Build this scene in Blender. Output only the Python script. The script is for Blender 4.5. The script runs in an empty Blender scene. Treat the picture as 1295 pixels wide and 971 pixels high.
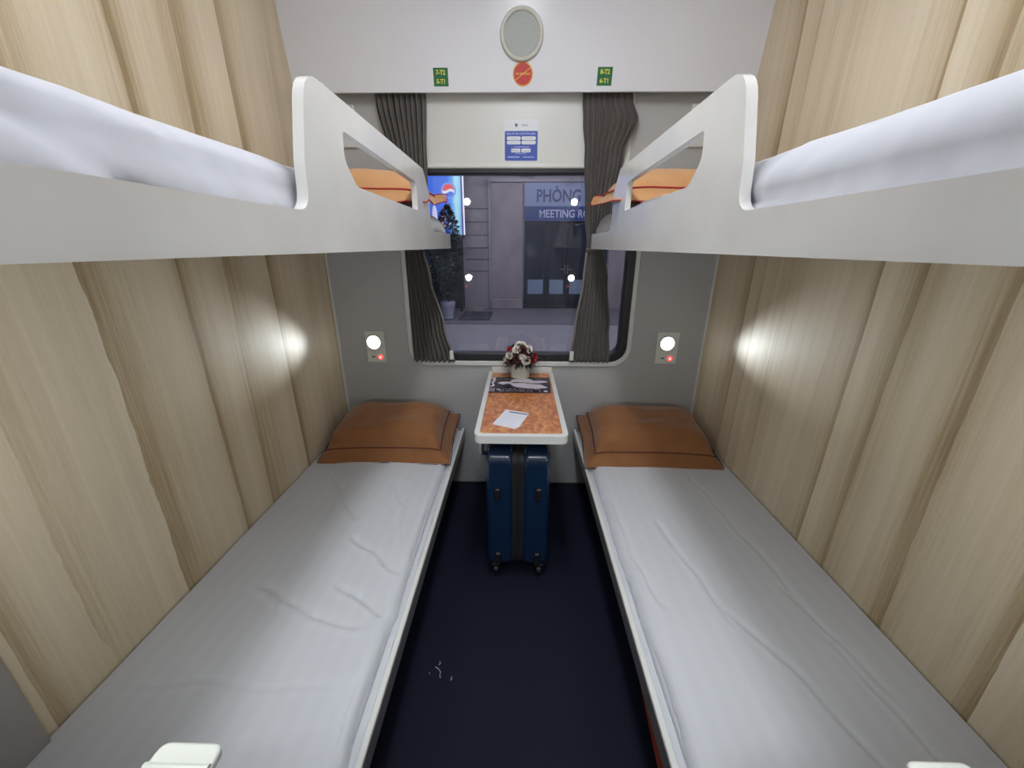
import bpy, bmesh, math, random
from mathutils import Vector, Matrix, noise
C = bpy.context.scene.collection
SC = bpy.context.scene
H = 1.384                      # eye height above the floor; heights below are written H + offset
PI = math.pi
# ---------------------------------------------------------------- camera
cd = bpy.data.cameras.new('camera'); cam = bpy.data.objects.new('camera', cd); C.objects.link(cam)
SC.camera = cam
cd.sensor_width = 36.0; cd.lens = 489.8 / 1295 * 36.0; cd.clip_start = 0.02; cd.clip_end = 200
_p, _y, _r = 0.3423, 0.0184, 0.0029
_f = Vector((-math.sin(_y)*math.cos(_p), math.cos(_y)*math.cos(_p), -math.sin(_p)))
_rt = Vector((math.cos(_y), math.sin(_y), 0)); _up = _rt.cross(_f)
_r2 = _rt*math.cos(_r) + _up*math.sin(_r); _u2 = -_rt*math.sin(_r) + _up*math.cos(_r)
M = Matrix.Identity(4)
for i in range(3):
    M[i][0] = _r2[i]; M[i][1] = _u2[i]; M[i][2] = -_f[i]
M[0][3], M[1][3], M[2][3] = -0.0018, 0.0, H
cam.matrix_world = M
# ---------------------------------------------------------------- world, exposure, lights
SC.view_settings.view_transform = 'Standard'; SC.view_settings.look = 'None'
SC.view_settings.gamma = 1.0; SC.view_settings.use_curve_mapping = False
SC.view_settings.exposure = 0.0
w = bpy.data.worlds.new('world'); SC.world = w; w.use_nodes = True
bg = w.node_tree.nodes['Background']; bg.inputs[0].default_value = (0.42, 0.42, 0.62, 1); bg.inputs[1].default_value = 0.42
CEILING_GLOW = 29.0
READING_GLOW = 12.0
READING_SPOT = 11.0
FOOT_SPOT = 8.0
def area(name, loc, rot, sx, sy, energy, col):
    l = bpy.data.lights.new(name, 'AREA'); l.shape = 'RECTANGLE'; l.size = sx; l.size_y = sy; l.energy = energy; l.color = col
    o = bpy.data.objects.new(name, l); C.objects.link(o); o.location = loc; o.rotation_euler = rot
    return o
area('platform_light', (0.5, 7.6, H+3.0), (math.radians(22), 0, 0), 6, 0.6, 190, (0.95, 0.93, 1.0))
SC.cycles.max_bounces = 10; SC.cycles.diffuse_bounces = 6; SC.cycles.transparent_max_bounces = 12
SC.cycles.sample_clamp_indirect = 4.0
SC.cycles.use_denoising = True

# ---------------------------------------------------------------- materials
def mat(name, col, rough=0.5, metal=0.0, emit=None, estr=0.0, spec=0.5, coat=0.0):
    m = bpy.data.materials.new(name); m.use_nodes = True
    b = m.node_tree.nodes['Principled BSDF']
    b.inputs['Base Color'].default_value = (*col, 1); b.inputs['Roughness'].default_value = rough
    b.inputs['Metallic'].default_value = metal; b.inputs['Specular IOR Level'].default_value = spec
    b.inputs['Coat Weight'].default_value = coat; b.inputs['Coat Roughness'].default_value = 0.12
    if emit: b.inputs['Emission Color'].default_value = (*emit, 1); b.inputs['Emission Strength'].default_value = estr
    return m
class N:                       # tiny node-graph helper
    def __init__(s, m): s.t = m.node_tree; s.b = s.t.nodes['Principled BSDF']; s.l = s.t.links.new
    def n(s, kind, ins={}, **kw):
        d = s.t.nodes.new(kind)
        for k, v in kw.items(): setattr(d, k, v)
        for k, v in ins.items():
            if hasattr(v, 'is_output'): s.l(v, d.inputs[k])
            else: d.inputs[k].default_value = v
        return d
    def m(s, op, a, b=0.0, c=None):
        ins = {0: a, 1: b}
        if c is not None: ins[2] = c
        return s.n('ShaderNodeMath', ins, operation=op).outputs[0]
    def ramp(s, fac, stops):
        r = s.n('ShaderNodeValToRGB', {0: fac}); e = r.color_ramp.elements
        while len(e) < len(stops): e.new(0.5)
        for k, (p, c) in enumerate(stops): e[k].position = p; e[k].color = (*c, 1)
        return r.outputs[0]
    def bump(s, h, strength=0.2, dist=0.01):
        bp = s.n('ShaderNodeBump', {'Height': h, 'Strength': strength, 'Distance': dist})
        s.l(bp.outputs[0], s.b.inputs['Normal'])
    def noise(s, vec, scale, detail=3, rough=0.5, out=0):
        return s.n('ShaderNodeTexNoise', {'Vector': vec, 'Scale': scale, 'Detail': detail, 'Roughness': rough}).outputs[out]
    def mapped(s, scale, loc=(0, 0, 0)):
        tc = s.n('ShaderNodeTexCoord')
        return s.n('ShaderNodeMapping', {'Vector': tc.outputs['Object'], 'Scale': scale, 'Location': loc}).outputs[0]

def wood_wall(name, seed):
    m = mat(name, (.5, .42, .3), 0.3, spec=0.5); g = N(m)
    tc = g.n('ShaderNodeTexCoord'); sp = g.n('ShaderNodeSeparateXYZ', {0: tc.outputs['Object']})
    y = sp.outputs[1]
    slow = g.noise(g.mapped((1, 1, 0.03), (0, seed, 0)), 1.9, 2, 0.5)
    wob2 = g.noise(g.mapped((1, 1, 0.14), (0, seed*2, 3)), 4.0, 3, 0.55)
    wob3 = g.noise(g.mapped((1, 1, 0.35), (0, seed*3, 1)), 26.0, 3, 0.6)
    yy = g.m('ADD', y, g.m('ADD', g.m('MULTIPLY', slow, 0.60), g.m('ADD', g.m('MULTIPLY', wob2, 0.05), g.m('MULTIPLY', wob3, 0.009))))
    def strips(freq, off):                 # bands of veneer: one tone each, darker towards one edge
        k = g.m('ADD', g.m('MULTIPLY', yy, freq), off); c = g.m('FLOOR', k); fr_ = g.m('FRACT', k)
        tone = g.n('ShaderNodeTexWhiteNoise', {'W': c}, noise_dimensions='1D').outputs[0]
        return tone, fr_
    t1, f1 = strips(9.6, seed); t2, f2 = strips(17.0, seed*3)
    fine = g.noise(g.mapped((1, 1, 0.02), (0, seed, 0)), 150, 4, 0.65)
    mid = g.noise(g.mapped((1, 1, 0.03), (0, seed+9, 0)), 40, 3, 0.6)
    spk = g.noise(g.mapped((1, 1, 0.12), (0, seed+3, 0)), 420, 2, 0.6)
    mask = g.noise(g.mapped((1, 1, 0.35), (0, seed+2, 7)), 3.1, 2, 0.5)
    flip = g.m('GREATER_THAN', g.m('FRACT', g.m('MULTIPLY', t1, 7.0)), 0.45)
    ff = g.m('ABSOLUTE', g.m('SUBTRACT', flip, f1))                      # some bands darken to the other edge
    dk = g.m('MULTIPLY', g.m('POWER', ff, 2.2), g.m('MULTIPLY', g.m('MULTIPLY', mask, 1.25), t1))
    f = g.m('MULTIPLY', dk, g.m('ADD', g.m('MULTIPLY', fine, 1.4), 0.30))
    f = g.m('ADD', f, g.m('MULTIPLY', t1, 0.16))
    f = g.m('ADD', f, g.m('MULTIPLY', t2, 0.07))
    f = g.m('ADD', f, g.m('MULTIPLY', g.m('SUBTRACT', fine, 0.45), 0.30))
    f = g.m('ADD', f, g.m('MULTIPLY', g.m('SUBTRACT', mid, 0.42), 0.38))
    f = g.m('ADD', f, g.m('MULTIPLY', g.m('SUBTRACT', spk, 0.5), 0.14))
    col = g.ramp(f, [(0.0, (.72, .625, .465)), (0.25, (.62, .52, .365)), (0.52, (.455, .355, .215)), (0.9, (.27, .19, .095))])
    g.l(col, g.b.inputs['Base Color'])
    g.l(g.m('ADD', g.m('MULTIPLY', fine, 0.12), 0.46), g.b.inputs['Roughness'])
    g.bump(fine, 0.06, 0.002)
    return m
WOOD_L = wood_wall('wood_laminate', 1.3); WOOD_R = wood_wall('wood_laminate_right', 4.75)
WHITE = mat('white_gelcoat', (.70, .70, .68), 0.16, spec=0.5, coat=0.25)
g = N(WHITE); nz = g.noise(g.mapped((1, 1, 1)), 5, 3)
g.l(g.ramp(nz, [(0.3, (.72, .715, .69)), (0.7, (.64, .63, .605))]), g.b.inputs['Base Color'])
FASCIA = mat('white_panel', (.76, .775, .82), 0.28, spec=0.5)
CEIL = mat('ceiling_white', (.8, .8, .8), 0.5)
WALLG = mat('grey_white_wall', (.44, .44, .435), 0.45)
g = N(WALLG); nz = g.noise(g.mapped((1, 1, 1)), 260, 2)
g.bump(nz, 0.08, 0.001)
GREY = mat('dark_grey_panel', (.33, .31, .29), 0.5)
g = N(GREY); g.bump(g.noise(g.mapped((1, 1, 1)), 300, 2), 0.1, 0.001)
LIP = mat('white_lip', (.68, .69, .66), 0.3)
RUBBER = mat('black_rubber', (.012, .013, .016), 0.38)
METAL = mat('satin_aluminium', (.36, .36, .37), 0.35, 0.7)
STEEL = mat('steel', (.6, .6, .6), 0.3, 1.0)
DARK = mat('black_board', (.012, .012, .014), 0.6)
PLASTIC = mat('white_plastic', (.66, .68, .62), 0.35)
FLOORM = mat('navy_floor', (.012, .014, .032), 0.7, spec=0.22)
g = N(FLOORM)
nz = g.noise(g.mapped((1, 1, 1)), 420, 2, 0.7); sp_ = g.noise(g.mapped((1, 1, 1)), 160, 1, 0.5)
g.l(g.ramp(nz, [(0.35, (.004, .0055, .016)), (0.62, (.009, .011, .027)), (0.78, (.03, .033, .055))]), g.b.inputs['Base Color'])
g.bump(nz, 0.25, 0.002)

def cloth(name, col1, col2, stripe=0.0, rough=0.8, weave=900):
    m = mat(name, col1, rough, spec=0.25); g = N(m)
    g.b.inputs['Sheen Weight'].default_value = 0.25
    tc = g.n('ShaderNodeTexCoord'); sp = g.n('ShaderNodeSeparateXYZ', {0: tc.outputs['Object']})
    if stripe:
        s = g.m('SINE', g.m('MULTIPLY', sp.outputs[0], 2*PI/stripe))
        s = g.m('ADD', g.m('MULTIPLY', g.m('GREATER_THAN', s, 0.0), 0.55), g.m('MULTIPLY', g.noise(g.mapped((1, 1, 1)), 9, 3), 0.4))
        g.l(g.m('SUBTRACT', 0.85, g.m('MULTIPLY', s, 0.35)), g.b.inputs['Roughness'])
    else:
        s = g.noise(g.mapped((1, 1, 1)), 14, 4)
    g.l(g.ramp(s, [(0.1, col1), (0.9, col2)]), g.b.inputs['Base Color'])
    g.bump(g.noise(g.mapped((1, 1, 1)), weave, 2), 0.12, 0.001)
    return m
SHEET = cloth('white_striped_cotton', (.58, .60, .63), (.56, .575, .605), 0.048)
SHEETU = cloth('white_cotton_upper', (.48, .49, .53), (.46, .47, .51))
PILLOW = cloth('tan_brown_cotton', (.29, .125, .045), (.21, .085, .03))
PILLOWU = cloth('light_tan_cotton', (.56, .30, .13), (.45, .225, .09))
PIPE = mat('dark_red_piping', (.085, .012, .010), 0.7)
PIPEU = mat('red_piping', (.38, .015, .02), 0.7)
CURT = cloth('grey_brown_curtain', (.125, .110, .100), (.085, .075, .069), 0, 0.9, 700)
CHEM = mat('curtain_hem', (.19, .175, .16), 0.85)
GLASS = bpy.data.materials.new('window_glass'); GLASS.use_nodes = True
nt = GLASS.node_tree; nt.nodes.remove(nt.nodes['Principled BSDF'])
fr = nt.nodes.new('ShaderNodeFresnel'); fr.inputs[0].default_value = 1.62
tr = nt.nodes.new('ShaderNodeBsdfTransparent'); tr.inputs[0].default_value = (.90, .91, .95, 1)
gl = nt.nodes.new('ShaderNodeBsdfGlossy'); gl.inputs['Roughness'].default_value = 0.0; gl.inputs[0].default_value = (1, 1, 1, 1)
mx = nt.nodes.new('ShaderNodeMixShader')
nt.links.new(fr.outputs[0], mx.inputs[0]); nt.links.new(tr.outputs[0], mx.inputs[1]); nt.links.new(gl.outputs[0], mx.inputs[2])
nt.links.new(mx.outputs[0], nt.nodes['Material Output'].inputs[0])

# ---------------------------------------------------------------- mesh helpers
def new(): return bmesh.new()
def box(bm, x0, x1, y0, y1, z0, z1):
    vs = [bm.verts.new((x, y, z)) for x in (x0, x1) for y in (y0, y1) for z in (z0, z1)]
    for f in ((0,1,3,2),(4,6,7,5),(0,4,5,1),(2,3,7,6),(0,2,6,4),(1,5,7,3)): bm.faces.new([vs[i] for i in f])
    return vs
def link(name, bm, m, parent=None, smooth=True, bevel=0.0, seg=3, loc=None, rot=None, mats=None, angle=40):
    bmesh.ops.recalc_face_normals(bm, faces=bm.faces)
    me = bpy.data.meshes.new(name); bm.to_mesh(me); bm.free()
    for x in (mats or [m]): me.materials.append(x)
    o = bpy.data.objects.new(name, me); C.objects.link(o)
    if parent: o.parent = parent
    if loc: o.location = loc
    if rot: o.rotation_euler = rot
    if smooth:
        for p in me.polygons: p.use_smooth = True
        if not bevel: me.set_sharp_from_angle(angle=math.radians(angle))
    if bevel:
        b = o.modifiers.new('bevel', 'BEVEL'); b.width = bevel; b.segments = seg; b.limit_method = 'ANGLE'; b.angle_limit = math.radians(35)
        b.harden_normals = True
    return o
def bx(name, m, dims, parent=None, bevel=0.0, seg=3, **k):
    bm = new(); box(bm, *dims); return link(name, bm, m, parent, bevel > 0, bevel, seg, **k)
def tube(bm, pts, r, seg=10, closed=False, caps=True):
    pts = [Vector(p) for p in pts]; n = len(pts); rings = []
    rr = r if isinstance(r, (list, tuple)) else [r]*n
    ref = None
    for i, p in enumerate(pts):
        a = pts[(i-1) % n] if (i or closed) else p; b = pts[(i+1) % n] if (i < n-1 or closed) else p
        t = (b-a).normalized()
        if ref is None: ref = t.orthogonal().normalized()
        ref = (ref - t*ref.dot(t))
        ref = ref.normalized() if ref.length > 1e-5 else t.orthogonal().normalized()
        bi = t.cross(ref)
        rings.append([bm.verts.new(p + (ref*math.cos(2*PI*k/seg) + bi*math.sin(2*PI*k/seg))*rr[i]) for k in range(seg)])
    for i in range(n if closed else n-1):
        a, b = rings[i], rings[(i+1) % n]
        for k in range(seg): bm.faces.new((a[k], a[(k+1) % seg], b[(k+1) % seg], b[k]))
    if not closed and caps:
        bm.faces.new(rings[0][::-1]); bm.faces.new(rings[-1])
def lathe(bm, prof, seg=40, axis='Z', c=(0, 0, 0), flute=None):
    rings = []
    for r, h in prof:
        ring = []
        for k in range(seg):
            a = 2*PI*k/seg; q = r*(1 + (flute(a) if flute else 0))
            if axis == 'Z': p = (c[0]+q*math.cos(a), c[1]+q*math.sin(a), c[2]+h)
            elif axis == 'Y': p = (c[0]+q*math.cos(a), c[1]-h, c[2]+q*math.sin(a))
            else: p = (c[0]+h, c[1]+q*math.cos(a), c[2]+q*math.sin(a))
            ring.append(bm.verts.new(p))
        rings.append(ring)
    for a, b in zip(rings, rings[1:]):
        for k in range(seg): bm.faces.new((a[k], a[(k+1) % seg], b[(k+1) % seg], b[k]))
    if prof[0][0] > 1e-4: bm.faces.new(rings[0][::-1])
    if prof[-1][0] > 1e-4: bm.faces.new(rings[-1])
    bmesh.ops.remove_doubles(bm, verts=bm.verts, dist=1e-5)
def rrect(x0, x1, z0, z1, r, n=8):
    if not isinstance(r, (list, tuple)): r = [r]*4
    out = []
    for (cx, cz, a0, q) in ((x1, z1, 0, r[0]), (x0, z1, 90, r[1]), (x0, z0, 180, r[2]), (x1, z0, 270, r[3])):
        sx = -1 if cx == x1 else 1; sz = -1 if cz == z1 else 1
        for k in range(n+1):
            a = math.radians(a0 + 90*k/n); out.append((cx+sx*q+q*math.cos(a), cz+sz*q+q*math.sin(a)))
    return out
def prism(bm, loops, fn, d0, d1):
    """loops: outline (then holes) as 2D points; fn(u, v, d) -> 3D; extruded from d0 to d1."""
    es = []; vl = []
    for lp in loops:
        vs = [bm.verts.new(fn(u, v, d0)) for u, v in lp]; vl.append(vs)
        for i in range(len(vs)): es.append(bm.edges.new((vs[i], vs[(i+1) % len(vs)])))
    if len(loops) == 1: faces = [bm.faces.new(vl[0])]
    else: faces = [f for f in bmesh.ops.triangle_fill(bm, use_beauty=True, use_dissolve=False, edges=es)['geom'] if isinstance(f, bmesh.types.BMFace)]
    r = bmesh.ops.extrude_face_region(bm, geom=faces)
    off = Vector(fn(0, 0, d1)) - Vector(fn(0, 0, d0))
    for v in [q for q in r['geom'] if isinstance(q, bmesh.types.BMVert)]: v.co += off
XZ = lambda u, v, d: (u, d, v)
XY = lambda u, v, d: (u, v, d)
def disc(n=32, r=1.0, cx=0, cy=0): return [(cx+r*math.cos(2*PI*k/n), cy+r*math.sin(2*PI*k/n)) for k in range(n)]
def text(name, s, size, m, parent, loc, rot=(PI/2, 0, 0), bold=0.0, sx=1.0, ext=0.0004, align='CENTER'):
    cu = bpy.data.curves.new(name, 'FONT'); cu.body = s; cu.size = size; cu.align_x = align; cu.align_y = 'CENTER'
    cu.offset = bold; cu.extrude = ext; cu.resolution_u = 3
    t = bpy.data.objects.new(name+'_curve', cu); C.objects.link(t)
    bpy.context.view_layer.update()
    me = bpy.data.meshes.new_from_object(t.evaluated_get(bpy.context.evaluated_depsgraph_get()))
    bpy.data.objects.remove(t); bpy.data.curves.remove(cu)
    me.name = name; me.materials.clear(); me.materials.append(m)
    o = bpy.data.objects.new(name, me); C.objects.link(o); o.parent = parent; o.location = loc; o.rotation_euler = rot; o.scale = (sx, 1, 1)
    return o
def thing(name, label, cat, loc=(0, 0, 0), rot=(0, 0, 0), group=None):
    o = bpy.data.objects.new(name, None); C.objects.link(o); o.empty_display_size = 0.1
    o.location = loc; o.rotation_euler = rot; tag(o, label, cat, group); return o
def tag(o, label, cat, group=None):
    o['label'] = label; o['category'] = cat
    if group: o['group'] = group
    return o
def struct(o): o['kind'] = 'structure'; return o

# ---------------------------------------------------------------- structure
W = 0.984; D = 2.05; CZ = H+1.06
struct(bx('floor', FLOORM, (-W-.04, W+.04, -1.0, D+.06, -.05, 0)))
struct(bx('ceiling', CEIL, (-W-.04, W+.04, -1.0, D+.06, CZ, CZ+.04)))
struct(bx('wall_left', WOOD_L, (-W-.04, -W, .11, D+.06, 0, CZ)))
struct(bx('wall_right', WOOD_R, (W, W+.04, .11, D+.06, 0, CZ)))
# far wall with the rounded window opening
bm = new()
prism(bm, [[(-W, 0), (W, 0), (W, CZ), (-W, CZ)], rrect(-.575, .577, H-.594, H+.349, .085)], XZ, D, D+.06)
struct(link('wall_far', bm, WALLG, smooth=False))
# near wall with doorway
bm = new()
prism(bm, [[(-W-.04, 0), (-.34, 0), (-.34, H+.7), (.34, H+.7), (.34, 0), (W+.04, 0), (W+.04, CZ), (-W-.04, CZ)]], XZ, .065, .11)
struct(link('wall_near', bm, WALLG, smooth=False))
bm = new(); box(bm, -W-.04, W+.04, -1.04, -1.0, 0, CZ); box(bm, -W-.08, -W-.04, -1.0, .065, 0, CZ); box(bm, W+.04, W+.08, -1.0, .065, 0, CZ)
struct(link('wall_corridor', bm, WALLG, smooth=False))
# grey end panel of the left wall, white corner strips
struct(bx('trim_1', GREY, (-W, -W+.014, .11, .494, 0, H-.02), bevel=.003))
for k, s in ((2, -1), (3, 1)):
    struct(bx('trim_%d' % k, LIP, (s*W-.006, s*W+.006, D-.014, D, H-.98, H-.02)))
struct(bx('baseboard_far', DARK, (-.9, .9, D-.012, D, 0, .012)))
# overhead fascia that leans into the room
TILT = math.atan2(.16, .987)
bm = new()
p0 = (1.985, H+.622); p1 = (1.985-.16*.45, H+.622+.987*.45)
prof = [p0, p1, (D, p1[1]), (D, p1[1]-.02), (p1[0]+.012, p1[1]-.02), (p0[0]+.012, p0[1])]
prism(bm, [prof], lambda u, v, d: (d, u, v), -W, W)
struct(link('trim_4', bm, FASCIA, smooth=False))
def fas(x, u, out=0.0):        # a point on the fascia, u metres up its face
    return (x, 1.985-.16*u-.987*out, H+.622+.987*u-.16*out)
FROT = (TILT, 0, 0)
# window_1: rubber frame, glass, white lip
win = bpy.data.objects.new('window_1', None); C.objects.link(win); win.location = (0, D, H-.6); struct(win)
def wl(u, v, d): return (u, d, v-(H-.6))
bm = new(); prism(bm, [rrect(-.577, .577, H-.594, H+.349, .085, 10), rrect(-.535, .535, H-.551, H+.318, .055, 10)], wl, -.012, .05)
link('rubber_seal', bm, RUBBER, win, bevel=.006)
bm = new(); prism(bm, [rrect(-.602, .602, H-.622, H+.362, .105, 10), rrect(-.577, .577, H-.594, H+.349, .085, 10)], wl, -.014, .0)
link('window_lip', bm, LIP, win, bevel=.006)
bm = new(); prism(bm, [rrect(-.55, .55, H-.566, H+.33, .06, 6)], wl, .028, .034)
link('pane', bm, GLASS, win, smooth=False)

# ---------------------------------------------------------------- bunks
def arc(cx, cy, r, a0, a1, n=6):
    return [(cx+r*math.cos(math.radians(a0+(a1-a0)*k/n)), cy+r*math.sin(math.radians(a0+(a1-a0)*k/n))) for k in range(n+1)]
def smooth_poly(pts, rad, n=6):
    """round the corners of a polygon: pts (y, z), rad per corner"""
    out = []; m = len(pts)
    for i in range(m):
        p = Vector(pts[i]); a = Vector(pts[i-1]); b = Vector(pts[(i+1) % m]); r = rad[i]
        if r <= 0: out.append(tuple(p)); continue
        d1 = (a-p).normalized(); d2 = (b-p).normalized()
        ang = d1.angle(d2); t = min(r/math.tan(ang/2), (a-p).length*.48, (b-p).length*.48)
        q1 = p+d1*t; q2 = p+d2*t
        for k in range(n+1):
            s = k/n; out.append(tuple(q1*(1-s)**2 + p*2*s*(1-s) + q2*s*s))
    return out
def upper_bunk(s, side, y_end):
    t = thing('upper_bunk', 'white moulded upper bunk with cut-out guard on the %s side' % side, 'bunk bed', (s*.345, 1.0, H-.01))
    L = lambda u, v, d: (d-s*.345, u-1.0, v+.01)
    outer = smooth_poly([(.12, -.012), (y_end, -.012), (y_end, .052), (1.528, .052), (1.537, .17), (1.462, .243), (.70, .252), (.662, .12), (.655, .050), (.12, .050)],
                        [0, .006, .006, .05, .03, .035, .06, .05, .055, 0])
    hole = smooth_poly([(.820, .199), (1.352, .188), (1.354, .107), (.862, .111), (.814, .150)], [.012, .018, .010, .035, .03])
    bm = new(); prism(bm, [outer, hole], L, s*.33, s*.3475)
    link('guard_rail', bm, WHITE, t, bevel=.0065, seg=4)
    # thick rounded bottom edge and the bed board behind it
    bm = new()
    pf = [(s*x, z) for x, z in [(.336, -.008), (.345, -.012), (W-.002, -.016), (W-.002, .01), (.336, .01)]]
    prism(bm, [pf], lambda u, v, d: (u-s*.345, d-1.0, v+.01), .12, y_end-.002)
    link('bed_board', bm, WHITE, t, smooth=False)
    bm = new(); box(bm, s*.70-s*.345-.02, s*.70-s*.345+.02, D-.06-1.0, D-1.0, -.004, .02)
    link('wall_bracket', bm, METAL, t, smooth=False)
    if s < 0:
        bm = new(); tube(bm, [(.0125, .742-1, .2625), (.0125, .755-1, .2615), (.0125, .772-1, .260)], [.0008, .0022, .0006], 6)
        link('chipped_edge', bm, DARK, t)
    return t
upper_bunk(-1, 'left', 1.944); upper_bunk(1, 'right', 1.925)

def nz(x, y, z=0.0): return noise.noise(Vector((x, y, z)))
def crease(x, y, lines):
    h = 0.0
    x, y = x+.014*nz(x*9, y*9, 1), y+.014*nz(x*9, y*9, 6)
    for pts, dep, wd in lines:
        for (ax, ay), (bx_, by) in zip(pts, pts[1:]):
            vx, vy = bx_-ax, by-ay; L2 = vx*vx+vy*vy
            tt = max(0, min(1, ((x-ax)*vx+(y-ay)*vy)/L2)); dx = x-ax-vx*tt; dy = y-ay-vy*tt
            d = math.hypot(dx, dy)*1.0
            if d < wd*4:
                sgn = (dx*vy-dy*vx)/math.sqrt(L2)
                h = min(h, 0) + dep*math.exp(-(d/wd)**2)*(-1) + 0.5*dep*math.exp(-((sgn-wd*1.6)/wd)**2)*math.exp(-(max(0, d-wd*2)/wd)**2)
    return h
CR_L = [([(-.828,1.564),(-.80,1.45),(-.717,1.325),(-.622,1.204)], .004, .010), ([(-.588,1.099),(-.425,.986),(-.359,.955)], .004, .009),
        ([(-.538,.891),(-.464,.856),(-.383,.803)], .005, .010), ([(-.766,.886),(-.65,.838),(-.563,.794),(-.443,.763)], .004, .012),
        ([(-.914,.609),(-.757,.614),(-.601,.607),(-.40,.61)], .0022, .006), ([(-.368,.40),(-.376,.529),(-.387,.62)], .004, .010),
        ([(-.584,.502),(-.426,.521)], .002, .007), ([(-.52,1.42),(-.44,1.25),(-.40,1.1)], .003, .012)]
CR_R = [([(.377,1.30),(.387,1.046),(.42,.85)], .0035, .009), ([(.602,.85),(.686,.666),(.743,.484),(.75,.3)], .003, .009),
        ([(.8,.926),(.841,.772),(.867,.634)], .0025, .008), ([(.771,1.535),(.815,1.055),(.828,.844)], .002, .009),
        ([(.829,.728),(.857,.513),(.86,.3)], .0025, .008), ([(.52,1.2),(.56,1.0),(.60,.8)], .002, .01)]
def sheet_mesh(x_in, x_out, y0, y1, ztop, zbot, s, lines, amp, seed, nx=90, ny=230, round_end=True):
    """fitted sheet: flat top from the wall (x_out) to a rounded aisle edge (x_in), dropping to zbot"""
    bm = new(); prof = []
    r = .075 if zbot > H else .032
    Lx = abs(x_out-x_in)-r; n1 = nx
    for k in range(n1+1): prof.append((x_out-s*Lx*k/n1, ztop, 'top'))
    for k in range(1, 9):
        a = PI/2*k/8; prof.append((x_in+s*r-s*r*math.sin(a), ztop-r+r*math.cos(a), 'edge'))
    nd = 5
    if zbot > H:
        for k in range(1, nd+1): prof.append((x_in+s*.004*k/nd, ztop-r-(ztop-r-zbot)*k/nd, 'side'))
    else:                                   # the sheet's hem lies rumpled against the rail
        for k in range(1, nd+1): prof.append((x_in-s*.019*k/nd, ztop-r+.003, 'hem'))
        prof.append((x_in-s*.015, zbot, 'side'))
    rows = []
    for j in range(ny+1):
        y = y0+(y1-y0)*j/ny; row = []
        e = max(0.0, 1-(y1-y)/.04) if round_end else 0
        for (x, z, kd) in prof:
            a = abs(x)
            near = math.exp(-((a-abs(x_in))/.10)**2)
            h = amp*(nz(x*4+seed, y*1.6, 1)*.8 + nz(x*9+seed, y*4, 3)*.35) + amp*near*(nz(x*14, y*6+seed, 5)*.8 + nz(x*5, y*17+seed, 7)*.5)
            h += 1.7*crease(x, y, lines)
            sx = 0
            if kd != 'top': sx = amp*2.2*nz(y*5+seed, z*12, 2) + amp*1.5*nz(y*17, z*12+seed, 4) + amp*.6*nz(y*45, z*30+seed, 4); h *= .5
            if kd == 'side': h = 0
            if kd == 'hem': h = .004*nz(y*24, x*60+seed, 2)+.003*nz(y*60, x*40+seed, 4); sx *= .15
            row.append(bm.verts.new((x - s*sx, y, z+h-e*e*.014)))
        rows.append(row)
    for a, b in zip(rows, rows[1:]):
        for k in range(len(a)-1): bm.faces.new((a[k], a[k+1], b[k+1], b[k]))
    # end caps and wall side dropped down
    for ring in (rows[0], rows[-1]):
        low = [bm.verts.new((v.co.x, v.co.y, zbot)) for v in ring]
        for k in range(len(ring)-1): bm.faces.new((ring[k], ring[k+1], low[k+1], low[k]))
    return bm

def lower_bunk(s, side, lines, xe):
    t = thing('lower_bunk', 'lower bunk frame with metal edge rail on the %s side' % side, 'bunk bed', (s*.65, 1.05, 0))
    f = lambda x0, x1, y0, y1, z0, z1: (min(s*x0, s*x1)-s*.65, max(s*x0, s*x1)-s*.65, y0-1.05, y1-1.05, z0, z1)
    # L-shaped edge rail: white top flange, grey aluminium face with a groove
    bx('edge_rail', METAL, f(xe, xe+.012, .13, 2.03, H-1.052, H-1.0), t, bevel=.003)
    bx('rail_flange', LIP, f(xe+.002, xe+.017, .13, 2.03, H-1.004, H-.997), t, bevel=.003)
    bx('bed_board', DARK, f(xe+.012, W-.001, .13, 2.04, H-1.06, H-1.035), t)
    bx('base_panel', DARK, f(.43, .445, .13, 2.04, .0, H-1.06), t)
    m = thing('mattress', 'white sheeted mattress on the lower %s bunk' % side, 'mattress', (0, 0, 0))
    m.location = (s*.65, 1.05, H-1.035)
    bx('foam_core', SHEETU, (-.30, .30, -.88, .95, .0, .04), m, bevel=.01)
    bm = sheet_mesh(s*.350, s*(W-.004), .13, 2.035, H-.976, H-1.034, s, lines, .0048, 3.1*s)
    bmesh.ops.translate(bm, verts=bm.verts, vec=(-s*.65, -1.05, -(H-1.035)))
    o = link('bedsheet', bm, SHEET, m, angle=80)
lower_bunk(-1, 'left', CR_L, .3125); lower_bunk(1, 'right', CR_R, .3145)
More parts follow.
